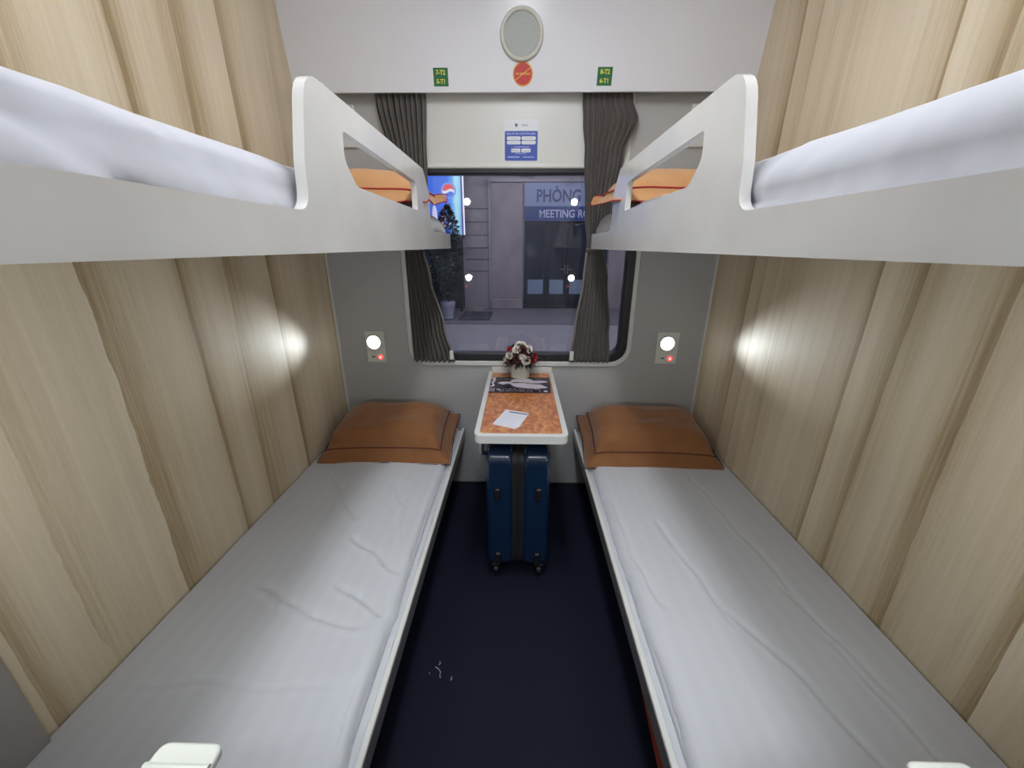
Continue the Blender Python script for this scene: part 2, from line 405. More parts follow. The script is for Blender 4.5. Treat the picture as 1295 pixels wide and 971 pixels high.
for s, side in ((-1, 'left'), (1, 'right')):
    m = thing('mattress', 'white sheeted mattress showing above the rail of the upper %s bunk' % side, 'mattress', (s*.67, 1.03, H+.01))
    bx('foam_core', SHEETU, (-.28, .28, -.88, .87, .0, .08), m, bevel=.02)
    ln = [([(-.352, .20), (-.358, .335), (-.375, .45)], .004, .010), ([(-.352, .42), (-.36, .30)], .004, .01)] if s < 0 else []
    bm = sheet_mesh(s*.350, s*(W-.006), .13, 1.950, (H+.133 if s < 0 else H+.140), H+.012, s, ln, .0038, 8.3*s, 50, 170)
    # sagging fold that runs along the exposed side
    for v in bm.verts:
        a = abs(v.co.x)
        if a < .41 and v.co.z > H+.03:
            z = v.co.z-H; y = v.co.y
            if s > 0: dz = .010*math.exp(-((z-.062-.01*(1.2-y))/.008)**2)
            else: dz = .008*math.exp(-((z-.075+.03*(y-.8))/.012)**2) + .007*math.exp(-(((y-.30)-(.10-z)*1.6)/.012)**2)
            v.co.x += s*dz
    bmesh.ops.translate(bm, verts=bm.verts, vec=(-s*.67, -1.03, -(H+.01)))
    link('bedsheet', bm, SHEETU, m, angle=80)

# ---------------------------------------------------------------- pillows
def pillow(label, loc, rot, w_, d_, th, mbody, mpipe, seed, group, droop=(0, 0, 0, 0), side=1):
    t = thing('pillow', label, 'pillow', loc, rot, group)
    fl = .045; n = 44; m_ = 34
    hx, hy = w_/2, d_/2
    def hgt(x, y):
        u = abs(x)/(hx-fl); v = abs(y)/(hy-fl)
        if u >= 1 or v >= 1: return 0.0
        return th*((1-u**5)*(1-v**4))**.5
    def shape(x, y, top):
        h = hgt(x, y); u = x/hx; v = y/hy
        wr = (nz(x*6+seed, y*7, 2)*.010 + nz(x*7+seed, y*24, 5)*.0075 + nz(x*30+seed, y*30, 6)*.0015)
        pinch = 1-.035*(1-abs(v))*abs(u) ; pinch2 = 1-.05*(1-abs(u))*abs(v)
        z = th*.32 + (h*.72 + wr*min(1, h/th*1.6) if top else -h*.32*.98)
        ax = max(0, (abs(x)-(hx-fl))/fl); ay = max(0, (abs(y)-(hy-fl))/fl)
        e = max(ax, ay)
        dr = 0
        if e > 0:
            wl_ = droop[0] if (ax >= ay and x < 0) else droop[1] if (ax >= ay) else droop[2] if y < 0 else droop[3]
            dr = wl_*e + .024*e*nz(x*8+seed, y*8, 9)
        if top: z += .0012*(1 if e > 0 else 0)
        return Vector((x*pinch, y*pinch2, max(.003 if top else .0, z+dr)))
    bm = new(); grid = {}
    xs = [-hx + w_*i/n for i in range(n+1)]; ys = [-hy + d_*j/m_ for j in range(m_+1)]
    for top in (1, 0):
        for i, x in enumerate(xs):
            for j, y in enumerate(ys):
                if top == 0 and (i in (0, n) or j in (0, m_)): grid[0, i, j] = grid[1, i, j]
                else: grid[top, i, j] = bm.verts.new(shape(x, y, top))
        for i in range(n):
            for j in range(m_):
                q = [grid[top, i, j], grid[top, i+1, j], grid[top, i+1, j+1], grid[top, i, j+1]]
                bm.faces.new(q if top else q[::-1])
    o = link('pillowcase', bm, mbody, t, angle=80)
    ss = o.modifiers.new('smooth', 'SUBSURF'); ss.levels = 1; ss.render_levels = 1
    pts = []
    a, b = hx-fl, hy-fl
    for k in range(40): pts.append((-a+2*a*k/40, -b))
    for k in range(26): pts.append((a, -b+2*b*k/26))
    for k in range(40): pts.append((a-2*a*k/40, b))
    for k in range(26): pts.append((-a, b-2*b*k/26))
    bm = new(); tube(bm, [shape(x*.995, y*.995, 1)+Vector((0, 0, .0035)) for x, y in pts], .0028, 6, closed=True)
    link('piping', bm, mpipe, t)
    rim = [(-hx+w_*k/30, -hy) for k in range(30)] + [(hx, -hy+d_*k/20) for k in range(20)] + [(hx-w_*k/30, hy) for k in range(30)] + [(-hx, hy-d_*k/20) for k in range(20)]
    bm = new(); tube(bm, [shape(x, y, 1)+Vector((0, 0, .001)) for x, y in rim], .0022, 5, closed=True)
    link('edge_binding', bm, mpipe, t)
    return t
R = math.radians
pillow('brown pillow with dark red piping on the lower left bunk', (-.652, 1.808, H-.952), (R(9), R(0), R(1.5)), .645, .44, .155, PILLOW, PIPE, 1.7, 'pillows', (-.05, -.055, -.046, -.05))
pillow('brown pillow with dark red piping on the lower right bunk', (.648, 1.800, H-.952), (R(9), R(0), R(-2)), .655, .45, .150, PILLOW, PIPE, 5.2, 'pillows', (-.055, -.05, -.050, -.05))
pillow('tan pillow seen through the guard of the upper left bunk', (-.645, 1.66, H+.141), (R(3), R(-1), R(0)), .64, .46, .115, PILLOWU, PIPEU, 9.1, 'pillows', (-.02, -.03, -.03, .01))
pillow('tan pillow seen through the guard of the upper right bunk', (.632, 1.65, H+.145), (R(3), R(1), R(0)), .66, .47, .112, PILLOWU, PIPEU, 12.4, 'pillows', (-.045, -.02, -.03, .01))

# ---------------------------------------------------------------- curtains and blind
def curtain(label, rows, tabx, seed, yc=2.022):
    """rows: (height offset, left x, right x, fold amplitude)"""
    zt = rows[0][0]; t = thing('curtain', label, 'curtain', ((rows[0][1]+rows[0][2])/2, yc, H+rows[-1][0]), group='window curtains')
    ox, oy, oz = t.location
    nf = 9; nu = nf*12; nv = 90; bm = new(); g_ = []
    def at(z):
        for a, b in zip(rows, rows[1:]):
            if a[0] >= z >= b[0]:
                f = (a[0]-z)/(a[0]-b[0]); f2 = f*f*(3-2*f); return [a[i]+(b[i]-a[i])*f2 for i in (1, 2, 3)]
        return rows[-1][1:]
    for j in range(nv+1):
        z = zt+(rows[-1][0]-zt)*j/nv; xl, xr, am = at(z); row = []
        for i in range(nu+1):
            u = i/nu; ph = u*nf*2*PI + .6*math.sin(z*2.1+seed) + 1.5*nz(u*3+seed, z*1.2, 1)
            uu = u + .018*math.sin(ph*2+1) + .02*nz(u*8+seed, z*2, 4)
            x = xl+(xr-xl)*uu; y = yc + am*math.sin(ph) - am*.25*math.sin(2*ph) + .003*nz(u*5, z*4, seed)
            y = min(y, 2.031)
            row.append(bm.verts.new((x-ox, y-oy, H+z-oz+.006*math.sin(ph)*(j == nv))))
        g_.append(row)
    for a, b in zip(g_, g_[1:]):
        for k in range(nu): bm.faces.new((a[k], a[k+1], b[k+1], b[k]))
    o = link('curtain_cloth', bm, CURT, t, angle=80)
    so = o.modifiers.new('thick', 'SOLIDIFY'); so.thickness = .0015
    xl, xr, am = at(-.012)
    bm = new(); pts = [((xl+xr)/2+(xr-xl)/2*1.06*math.cos(a)-ox, yc-.002+.022*math.sin(a)-oy, H-.012-oz+.006*math.cos(a*1.0)) for a in [2*PI*k/24 for k in range(24)]]
    for lo, hi in ((-.012, .012),):
        ra = [bm.verts.new((p[0], min(p[1], 2.031-oy), p[2]+lo)) for p in pts]; rb = [bm.verts.new((p[0], min(p[1], 2.031-oy), p[2]+hi)) for p in pts]
        for k in range(24): bm.faces.new((ra[k], ra[(k+1) % 24], rb[(k+1) % 24], rb[k]))
    b_ = link('tie_band', bm, CURT, t); so = b_.modifiers.new('thick', 'SOLIDIFY'); so.thickness = .002
    # lighter hem down the inner edge, with the white hook tape at its foot
    bm = new(); pts = []
    side = 2 if tabx > ox*0+tabx and False else None
    for j in range(0, 31):
        z = -.03+(rows[-1][0]+.03)*j/30; xl, xr, am = at(z)
        xx = xr if ox < 0 else xl
        pts.append((xx-ox, yc-.018-oy, H+z-oz))
    for q, p in enumerate(pts[:-1]):
        p2 = pts[q+1]; w2 = .006
        v = [bm.verts.new(c) for c in ((p[0]-w2, p[1], p[2]), (p[0]+w2, p[1], p[2]), (p2[0]+w2, p2[1], p2[2]), (p2[0]-w2, p2[1], p2[2]))]
        bm.faces.new(v)
    bmesh.ops.remove_doubles(bm, verts=bm.verts, dist=1e-5)
    h_ = link('hem', bm, CHEM, t); so = h_.modifiers.new('thick', 'SOLIDIFY'); so.thickness = .002
    bx('hook_tape', PLASTIC, (tabx-.010-ox, tabx+.010-ox, yc-.030-oy, yc-.020-oy, H-.575-oz, H-.525-oz), t, bevel=.002)
curtain('grey-brown pleated curtain hanging left of the window', [(.66, -.652, -.424, .012), (.60, -.648, -.424, .013), (.40, -.610, -.436, .012), (.15, -.575, -.445, .011), (-.012, -.560, -.478, .011), (-.15, -.568, -.452, .012), (-.40, -.572, -.395, .013), (-.592, -.575, -.352, .013)], -.362, 1.0)
curtain('grey-brown pleated curtain hanging right of the window', [(.66, .262, .480, .012), (.60, .265, .490, .013), (.525, .272, .520, .013), (.40, .288, .470, .012), (.15, .305, .430, .011), (-.012, .325, .405, .010), (-.15, .318, .440, .012), (-.40, .290, .468, .013), (-.588, .270, .482, .013)], .278, 4.0)
t = thing('roller_blind', 'white pulled-down blind box above the window glass', 'blind', (0, 2.04, H+.34))
bm = new(); prism(bm, [smooth_poly([(2.040, .352), (2.05, .340), (2.05, .70), (2.040, .70)], [.01, .003, 0, 0])], lambda u, v, d: (d, u-2.04, v-.34), -.50, .50)
link('blind_panel', bm, LIP, t)
bm = new(); tube(bm, [(-.50, .0, .008), (.50, .0, .008)], .009, 12); link('bottom_bar', bm, LIP, t)
for s, side in ((-1, 'left'), (1, 'right')):
    t = thing('wall_plate', 'square white cover plate on the far wall behind the %s upper bunk' % side, 'cover plate', (s*.845, D, H+.51))
    bx('plate', LIP, (-.09, .09, -.012, 0, -.085, .085), t, bevel=.006)
    bx('latch', METAL, (-.012, .012, -.018, -.012, -.02, .02), t, bevel=.003)

# ---------------------------------------------------------------- sticker on the blind
BLUE = mat('sticker_blue', (.025, .065, .36), 0.4); SW = mat('sticker_white', (.72, .74, .78), 0.4); INK = mat('grey_ink', (.08, .09, .11), 0.5); PALE = mat('pale_blue_print', (.42, .48, .85), 0.5)
LG = mat('light_grey_print', (.45, .46, .52), 0.5)
t = thing('information_sticker', 'blue and white train ticket sticker centred on the blind', 'sticker', (0, 2.0398, H+.369))
def strip(bm, x0, x1, z0, z1, d0, d1, r=0.002): prism(bm, [rrect(x0, x1, z0, z1, r, 4)], XZ, d0, d1)
bm = new(); strip(bm, -.078, .077, 0, .168, -.0012, 0, .008); link('sticker_backing', bm, SW, t, smooth=False)
bm = new(); strip(bm, -.0755, .0745, .003, .122, -.0018, -.0012, .006); link('blue_field', bm, BLUE, t, smooth=False)
bm = new()
for x0, x1 in ((-.066, -.003), (.001, .066)):
    for z0 in (.086, .069): strip(bm, x0, x1, z0, z0+.0145, -.0023, -.0018, .006)
link('white_pill_boxes', bm, SW, t, smooth=False)
bm = new(); strip(bm, -.046, -.004, .037, .052, -.0023, -.0018, .003); strip(bm, .001, .043, .037, .052, -.0023, -.0018, .003)
link('store_badges', bm, SW, t, smooth=False)
random.seed(3)
def dashes(m_, x0, x1, z, h):
    bm = new()
    x = x0
    while x < x1:
        l = random.uniform(.002, .006); strip(bm, x, min(x+l, x1), z, z+h, -.0026, -.0018, .0003); x += l+.0012
    o_ = link('small_print', bm, m_, t, smooth=False); o_['kind'] = 'stuff'
for x0, x1 in ((-.058, -.011), (.014, .056)):
    for z0 in (.092, .075): dashes(LG, x0, x1, z0, .0022)
dashes(PALE, -.033, .036, .057, .003); dashes(PALE, -.026, .023, .031, .0026); dashes(PALE, -.062, -.009, .0155, .0052); dashes(PALE, .008, .060, .0155, .0042)
text('heading', 'MUA VÉ TÀU VÀO ĐƠN GIẢN', .0105, PALE, t, (-.001, -.0022, .1105), bold=.0002, sx=.93)
text('brand_name', 'TIMO', .0125, INK, t, (.015, -.0016, .143), sx=1.05)
bm = new()
prism(bm, [[(-.031, .148), (-.024, .153), (-.020, .146), (-.0235, .1345)]], XZ, -.0018, -.0012); prism(bm, [[(-.0185, .150), (-.015, .147), (-.022, .136), (-.0225, .139)]], XZ, -.0018, -.0012)
link('emblem', bm, INK, t, smooth=False)
text('badge_text', 'App Store', .0065, INK, t, (-.021, -.0026, .0425)); text('badge_text', 'Google Play', .0062, INK, t, (.024, -.0026, .0425))
bm = new(); prism(bm, [disc(12, .0028, -.0405, .0445)], XZ, -.0027, -.002); link('badge_mark', bm, INK, t, smooth=False)

# ---------------------------------------------------------------- fascia fittings
GRILLE = mat('grey_grille', (.40, .43, .41), 0.6)
g = N(GRILLE); vv = g.n('ShaderNodeTexVoronoi', {'Vector': g.mapped((1, 1, 1)), 'Scale': 380.0}); g.l(g.ramp(vv.outputs[0], [(0.15, (.22, .24, .235)), (0.35, (.44, .47, .45))]), g.b.inputs['Base Color'])
t = thing('ceiling_speaker', 'round white speaker with grey grille above the window', 'speaker', fas(-.002, .187), FROT)
bm = new(); lathe(bm, [(.0, 0), (.088, 0), (.088, .006), (.084, .014), (.076, .017), (.0715, .014), (.071, .008), (0, .008)], 64, 'Y'); link('speaker_rim', bm, PLASTIC, t)
bm = new(); lathe(bm, [(.071, .006), (.070, .012), (.045, .0145), (0, .0155)], 64, 'Y'); link('speaker_grille', bm, GRILLE, t)
RED = mat('sign_red', (.50, .025, .02), 0.4); YEL = mat('sign_yellow', (.72, .40, .07), 0.45); GREEN = mat('sign_green', (.012, .13, .05), 0.4); YT = mat('sign_yellow_text', (.60, .62, .06), 0.45)
t = thing('round_warning_sticker', 'round red no smoking sticker under the speaker', 'sticker', fas(.004, .061), FROT)
bm = new(); lathe(bm, [(0, 0), (.0425, 0), (.0425, .001), (0, .001)], 48, 'Y'); link('yellow_border', bm, YEL, t, smooth=False)
bm = new(); lathe(bm, [(0, 0), (.0375, 0), (.0375, .0016), (0, .0016)], 48, 'Y'); link('red_disc', bm, RED, t, smooth=False)
bm = new(); a = R(33); c_, s_ = math.cos(a), math.sin(a)
prism(bm, [[(-.037*c_+.0016*s_, -.037*s_-.0016*c_), (.037*c_+.0016*s_, .037*s_-.0016*c_), (.037*c_-.0016*s_, .037*s_+.0016*c_), (-.037*c_-.0016*s_, -.037*s_+.0016*c_)]], XZ, -.0022, -.001)
link('diagonal_bar', bm, YEL, t, smooth=False)
text('lettering', 'NO SMOKING', .0105, YEL, t, (0, -.0024, .0), bold=.0004, sx=.92)
for x, a1, a2, side in ((-.3435, '7-T2', '5-T1', 'left'), (.348, '8-T2', '6-T1', 'right')):
    t = thing('berth_number_sign', 'green berth sign reading %s and %s' % (a1, a2), 'sign', fas(x, .0515), FROT, 'berth number signs')
    bx('sign_plate', GREEN, (-.031, .031, -.0015, 0, -.0315, .0315), t)
    text('lettering', a1, .0215, YT, t, (0, -.0019, .015), bold=.0009, sx=.95); text('lettering', a2, .0215, YT, t, (0, -.0019, -.0155), bold=.0009, sx=.95)

# ---------------------------------------------------------------- lamps
LENS = mat('lamp_lens', (.9, .9, .9), 0.3, emit=(.93, .97, 1.0), estr=READING_GLOW)
REDL = mat('red_led', (.5, .02, .02), 0.3, emit=(1, .06, .05), estr=2.2); WLED = mat('pale_led', (.9, .6, .6), 0.3, emit=(1, .55, .5), estr=1.5)
def reading_lamp(loc, label, flip=False, wid=.105, k=1.0):
    t = thing('reading_lamp', label, 'reading lamp', loc, (0, 0, PI if flip else 0), 'berth reading lamps')
    if not flip:                      # the lamp's own beam, thrown along the side wall
        l = bpy.data.lights.new('lamp_beam', 'SPOT'); l.energy = READING_SPOT; l.spot_size = math.radians(80); l.spot_blend = 1.0; l.shadow_soft_size = .02; l.color = (.88, .96, 1.0)
        o = bpy.data.objects.new('lamp_beam', l); C.objects.link(o); o.parent = t; o.location = (0, -.045, .0)
        l.spot_size = math.radians(40)
        o.rotation_euler = Vector((.175 if loc[0] > 0 else -.175, -.57, .12)).to_track_quat('-Z', 'Y').to_euler()
    else:
        l = bpy.data.lights.new('lamp_beam', 'SPOT'); l.energy = FOOT_SPOT if loc[2] < H else FOOT_SPOT*.35; l.spot_size = math.radians(165); l.spot_blend = .7; l.shadow_soft_size = .03; l.color = (.93, .97, 1.0)
        o = bpy.data.objects.new('lamp_beam', l); C.objects.link(o); o.parent = t; o.location = (0, -.045, .0); o.rotation_euler = (-PI/2, 0, 0)
    bx('face_plate', PLASTIC, (-wid/2+.005, wid/2+.005, -.008, 0, -.115, .06), t, bevel=.004)
    bm = new(); lathe(bm, [(0, .0), (.044, .0), (.044, .012), (.039, .018), (.036, .018), (.034, .012)], 40, 'Y'); link('lamp_ring', bm, PLASTIC, t)
    bm = new(); lathe(bm, [(.036*k, .012), (.033*k, .018), (.022*k, .025), (.010*k, .0285), (0, .029)], 32, 'Y'); link('lamp_lens', bm, LENS, t)
    bm = new(); lathe(bm, [(0, .008), (.0125, .008), (.0125, .012), (0, .012)], 24, 'Y', (.026, 0, -.084)); b = link('switch_button', bm, REDL, t)
    bm = new(); lathe(bm, [(0, .012), (.0055, .012), (.0055, .0135), (0, .0135)], 16, 'Y', (.026, 0, -.084)); link('button_cap', bm, WLED, b)
    bx('charging_socket', RUBBER, (-.021, -.005, -.0095, -.004, -.086, -.080), t)
reading_lamp((-.788, D, H-.493), 'lit reading lamp over the lower left pillow')
reading_lamp((.790, D, H-.489), 'lit reading lamp over the lower right pillow', wid=.118)
for x, z, lb in ((-.513, -.30, 'foot-end reading lamp over the left lower bunk by the door'), (.513, -.30, 'foot-end reading lamp over the right lower bunk by the door'),
                 (-.505, .392, 'foot-end reading lamp over the left upper bunk by the door'), (.505, .39, 'foot-end reading lamp over the right upper bunk by the door')):
    reading_lamp((x, .11, H+z), lb, True, k=.48)
TUBE = mat('lamp_diffuser', (.9, .9, .9), 0.4, emit=(.95, .985, 1.05), estr=CEILING_GLOW)
t = thing('ceiling_lamp', 'long white ceiling strip lamp above the aisle', 'ceiling lamp', (.015, .85, CZ))
bx('housing', PLASTIC, (-.09, .09, -.50, .50, -.020, 0), t, bevel=.005)
bx('diffuser', TUBE, (-.075, .075, -.48, .48, -.045, -.020), t, bevel=.008)

t = thing('corridor_fill_lamp', 'unseen white fill lamp added on the corridor ceiling behind the doorway', 'ceiling lamp', (0, -.5, CZ))  # unseen lamp, added as fill for the shaded beds and far wall
bx('housing', PLASTIC, (-.30, .30, -.10, .10, -.020, 0), t, bevel=.005)
bx('diffuser', TUBE, (-.28, .28, -.085, .085, -.040, -.020), t, bevel=.008)

# ---------------------------------------------------------------- table
CORK = mat('burl_laminate', (.45, .2, .08), 0.32)
g = N(CORK); a = g.noise(g.mapped((1, .55, 1)), 60, 5, 0.65); b = g.noise(g.mapped((1, 1, 1)), 14, 3, 0.5)
g.l(g.ramp(g.m('ADD', g.m('MULTIPLY', a, .75), g.m('MULTIPLY', b, .25)), [(0.34, (.27, .065, .015)), (0.5, (.52, .175, .045)), (0.64, (.72, .34, .12))]), g.b.inputs['Base Color'])
TZ = H-.658
t = thing('folding_table', 'small wall table with white rim and orange burl top', 'table', (.009, 2.05, TZ-.03))
tl = lambda u, v, d: (u-.009, v-2.05, d-(TZ-.03))
outl = smooth_poly([(-.166, 1.268), (.184, 1.268), (.184, 2.048), (-.166, 2.048)], [.035, .035, .004, .004])
inl = smooth_poly([(-.146, 1.292), (.164, 1.292), (.164, 2.030), (-.146, 2.030)], [.018, .018, .003, .003])
bm = new(); prism(bm, [outl, inl], tl, TZ-.028, TZ+.003); link('table_rim', bm, LIP, t, bevel=.008)
bm = new(); prism(bm, [inl], tl, TZ-.022, TZ-.001); link('table_surface', bm, CORK, t, smooth=False)
bx('wall_bracket', LIP, (-.16, .17, -.014, 0, .033, .062), t, bevel=.004)
bm = new(); tube(bm, [(-.150, -.74, .004), (-.150, -.73, -.06), (-.150, -.35, -.30), (-.150, -.012, -.38)], .010, 10)
link('support_strut', bm, STEEL, t)
bm = new(); tube(bm, [(.156, -.45, .004), (.156, -.40, -.06), (.156, -.2, -.26), (.156, -.012, -.38)], .010, 10)
link('support_strut', bm, STEEL, t)
bx('under_frame', DARK, (-.13, .13, -.62, -.05, -.012, 0.001), t)

# flower pot
POT = mat('cream_ceramic', (.60, .57, .47), 0.4); SOIL = mat('moss', (.02, .018, .012), 0.9)
t = thing('flower_pot', 'fluted cream pot of white and red flowers on the table', 'flower pot', (.006, 1.965, TZ+.000))
bm = new(); fl = lambda a: .10*abs(math.cos(a*12))-.05
lathe(bm, [(0, .0), (.046, .0), (.049, .004), (.0485, .008)], 108)
lathe(bm, [(.0465, .006), (.0475, .04), (.0495, .075)], 108, flute=fl)
lathe(bm, [(.051, .073), (.0525, .078), (.051, .082), (.046, .081), (.044, .070), (0, .068)], 108)
link('pot', bm, POT, t)
bm = new(); lathe(bm, [(.044, .068), (.03, .085), (0, .09)], 24); link('moss', bm, SOIL, t)
FW = mat('flower_cream', (.78, .74, .66), 0.55); FR = mat('flower_red', (.42, .03, .035), 0.55); FD = mat('flower_maroon', (.075, .018, .02), 0.6); LEAF = mat('dark_leaf', (.012, .020, .012), 0.55); EYE = mat('flower_centre', (.03, .035, .015), 0.7)
def bloom_mesh(r, seed):
    bm = new(); rnd = random.Random(seed)
    for ring, (n_, rr, tilt, up) in enumerate(((8, 1.0, .35, .0), (7, .78, .75, .18), (5, .5, 1.1, .3))):
        for k in range(n_):
            a = 2*PI*k/n_ + ring*.4 + rnd.uniform(-.1, .1); L = r*rr; wd = L*.62; rows = []
            for i in range(5):
                s_ = i/4; ww = wd*math.sin(PI*min(.97, s_*.75+.16))
                rad = L*(s_*math.cos(tilt)+.08); z = r*up + L*math.sin(tilt)*s_ - .25*L*s_*s_*(1 if ring == 0 else -.1)
                row = []
                for j in (-1, 0, 1):
                    v = Vector((rad, j*ww, z+abs(j)*ww*.28)); row.append(bm.verts.new(Matrix.Rotation(a, 3, 'Z') @ v))
                rows.append(row)
            for p, q in zip(rows, rows[1:]):
                for j in (0, 1): bm.faces.new((p[j], p[j+1], q[j+1], q[j]))
    return bm
cen = Vector((0, 0, .105)); rnd = random.Random(5)
fl_spots = [(-28, -55, FW, .021), (-60, -20, FR, .022), (-46, 12, FW, .023), (5, 12, FW, .019), (22, -8, FW, .026), (52, -5, FR, .024), (66, 5, FR, .021), (-62, -12, FW, .024),
            (-12, 66, FW, .025), (16, 64, FW, .025), (-20, 42, FW, .024), (44, 38, FW, .022), (55, 46, FW, .019), (10, 40, FD, .026), (-38, -12, FD, .024), (-60, 34, FR, .020), (-14, 15, FD, .02), (38, 15, FD, .022), (70, -15, FD, .02), (-10, -5, FD, .02)]
for k, (az, el, mm, r_) in enumerate(fl_spots[1:]):
    a, e = R(az), R(el); d = Vector((math.sin(a)*math.cos(e), -math.cos(a)*math.cos(e), math.sin(e)*.95+.06))
    p = Vector((d.x*.076, d.y*.066, .112+d.z*.068))
    bm = bloom_mesh(r_, k); q = d.to_track_quat('Z', 'Y').to_matrix().to_4x4(); bm.transform(Matrix.Translation(p) @ q)
    f_ = link('flower', bm, mm, t, angle=60)
    bm = new(); bmesh.ops.create_icosphere(bm, subdivisions=2, radius=r_*.2); bm.transform(Matrix.Translation(p+d*r_*.42))
    link('flower_centre', bm, EYE if mm is FW else mm, f_)
bm = new()
for k in range(150):
    a = rnd.uniform(0, 2*PI); e = rnd.uniform(-.55, 1.1); L = rnd.uniform(.03, .055); r0 = rnd.uniform(.048, .070)
    d = Vector((math.cos(a)*math.cos(e), math.sin(a)*math.cos(e), math.sin(e)*.8))
    p = Vector((0, 0, .105))+d*r0; sd = d.cross(Vector((0, 0, 1))).normalized()*L*.16; dp = Vector((0, 0, -.008))
    v = [bm.verts.new(c) for c in (p, p+d*L*.45+sd, p+d*L+dp, p+d*L*.45-sd)]; bm.faces.new(v)
bmesh.ops.create_icosphere(bm, subdivisions=3, radius=.050, matrix=Matrix.Translation((0, 0, .112)))
link('foliage', bm, LEAF, t)

# menu leaflet
NAVY = mat('print_dark_plum', (.022, .012, .030), 0.25); PINK = mat('print_pale_pink', (.62, .56, .62), 0.3); PAPER = mat('white_paper', (.76, .78, .84), 0.6); CARDE = mat('card_edge', (.45, .3, .22), 0.6)
t = thing('menu_leaflet', 'dark glossy leaflet with white figures lying across the table', 'leaflet', (.0, 1.835, TZ+.0002))
ml = lambda u, v, d: (u, v, d)
bm = new(); prism(bm, [[(-.149, -.112), (.153, -.112), (.160, .112), (-.148, .112)]], ml, .0, .0016); link('cover', bm, NAVY, t, smooth=False)
bm = new()
pw = lambda lst: [((x-(675-(y-105)/265*22))/(510+(y-105)/265*57)*.151, .112-(y-105)/265*.224) for x, y in lst]
for poly in ([(505,185),(560,150),(700,132),(850,130),(890,140),(920,165),(1100,165),(1175,180),(1170,195),(1040,212),(900,215),(820,205),(700,195),(560,195),(530,215),(620,215),(700,208),(900,228),(1020,235),(1080,245),(1090,258),(1165,280),(1160,295),(950,308),(780,300),(620,285),(560,270),(520,240),(480,225),(370,240),(280,215),(330,195),(430,188)],
             [(185,115),(260,110),(250,170),(205,220),(225,240),(220,270),(140,285),(150,262),(185,255),(170,200),(205,170)],):
    prism(bm, [pw(poly)], ml, .0016, .0021)
prism(bm, [disc(16, .009, -.098, -.075)], ml, .0016, .0021)
prism(bm, [disc(16, .010, .128, -.094)], ml, .0016, .0021)
link('printed_figures', bm, PINK, t, smooth=False)
random.seed(8); PG = mat('print_grey', (.34, .3, .33), .3)
for (x0, x1, y0, hh) in ((-.110, .10, -.068, .016), (-.108, .10, -.092, .016), (-.085, -.02, .082, .012), (.062, .11, .084, .012)):
    x = x0; bm = new()
    while x < x1:
        l = random.choice((.003, .004, .003)); 
        if random.random() < .8: prism(bm, [[(x, y0-hh/2), (x+l, y0-hh/2), (x+l, y0+hh/2*random.uniform(.5, 1)), (x, y0+hh/2*random.uniform(.5, 1))]], ml, .0016, .0021)
        x += l+random.choice((.003, .004, .009))
    pt = link('printed_text', bm, PG, t, smooth=False); pt['kind'] = 'stuff'
bm = new(); prism(bm, [[(-.146, -.104), (-.118, -.104), (-.118, -.055), (-.146, -.055)]], ml, .0016, .0021); link('printed_photo', bm, mat('print_mauve', (.22, .16, .2), .3), t, smooth=False)
# white note cards
for k, (dx, dy, rz, lb, zz) in enumerate(((-.006, -.006, R(-3), 'lower white note card peeking out under the top card', .0), (0, 0, 0, 'white note card with a grey header line on the table', .0016))):
    t = thing('note_card', lb, 'card', (-.027+dx, 1.430+dy, TZ-.0008+zz), (0, 0, rz), 'note cards')
    quad = smooth_poly([(-.068, -.052), (.026, -.088), (.070, .050), (-.030, .088)], [.006]*4, 3)
    bm = new(); prism(bm, [quad], ml, .0, .0014); link('card', bm, PAPER, t, smooth=False)
    if k:
        bm = new(); prism(bm, [[(-.012, .067), (.064, .040), (.060, .031), (-.015, .057)]], ml, .0014, .0019); link('header_line', bm, mat('print_slate', (.12, .15, .28), .5), t, smooth=False)
        bm = new()
        for q in range(5):
            o_ = -.022-q*.020; prism(bm, [[(-.024+o_*.36, .062+o_), (.045+o_*.36, .036+o_), (.0446+o_*.36, .0345+o_), (-.0246+o_*.36, .0603+o_)]], ml, .0014, .0018)
        link('text_lines', bm, mat('print_pale', (.55, .58, .68), .6), t, smooth=False)

# ---------------------------------------------------------------- suitcase
CASE = mat('blue_polycarbonate', (.006, .022, .06), 0.24, spec=0.5, coat=.3)
g = N(CASE); g.bump(g.noise(g.mapped((1, 1, 1)), 380, 2), 0.15, 0.001)
t = thing('suitcase', 'dark blue hard-shell suitcase standing upright under the table', 'suitcase', (-.001, 1.53, 0))
def shell(x0, x1):
    bm = new(); prism(bm, [rrect(-.205, .205, .055, .625, .055, 8)], lambda u, v, d: (d, u, v), x0, x1)
    return bm
s1 = link('shell_half', shell(-.130, -.020), CASE, t, bevel=.022, seg=5); s2 = link('shell_half', shell(.020, .130), CASE, t, bevel=.022, seg=5)
bm = new(); prism(bm, [rrect(-.196, .196, .062, .617, .05, 8)], lambda u, v, d: (d, u, v), -.026, .026); link('zip_band', bm, DARK, t, smooth=False)
bm = new(); tube(bm, [(0, y, z) for y, z in rrect(-.1975, .1975, .0605, .6185, .05, 8)], .0028, 6, closed=True); link('zipper', bm, mat('zip_black', (.02, .02, .02), .4), t)
for x in (-.083, .083):
    for z in (.44, .115):
        bm = new(); box(bm, x-.013, x+.013, -.218, -.200, z-.030, z+.030); link('bumper_foot', bm, RUBBER, t, bevel=.008)
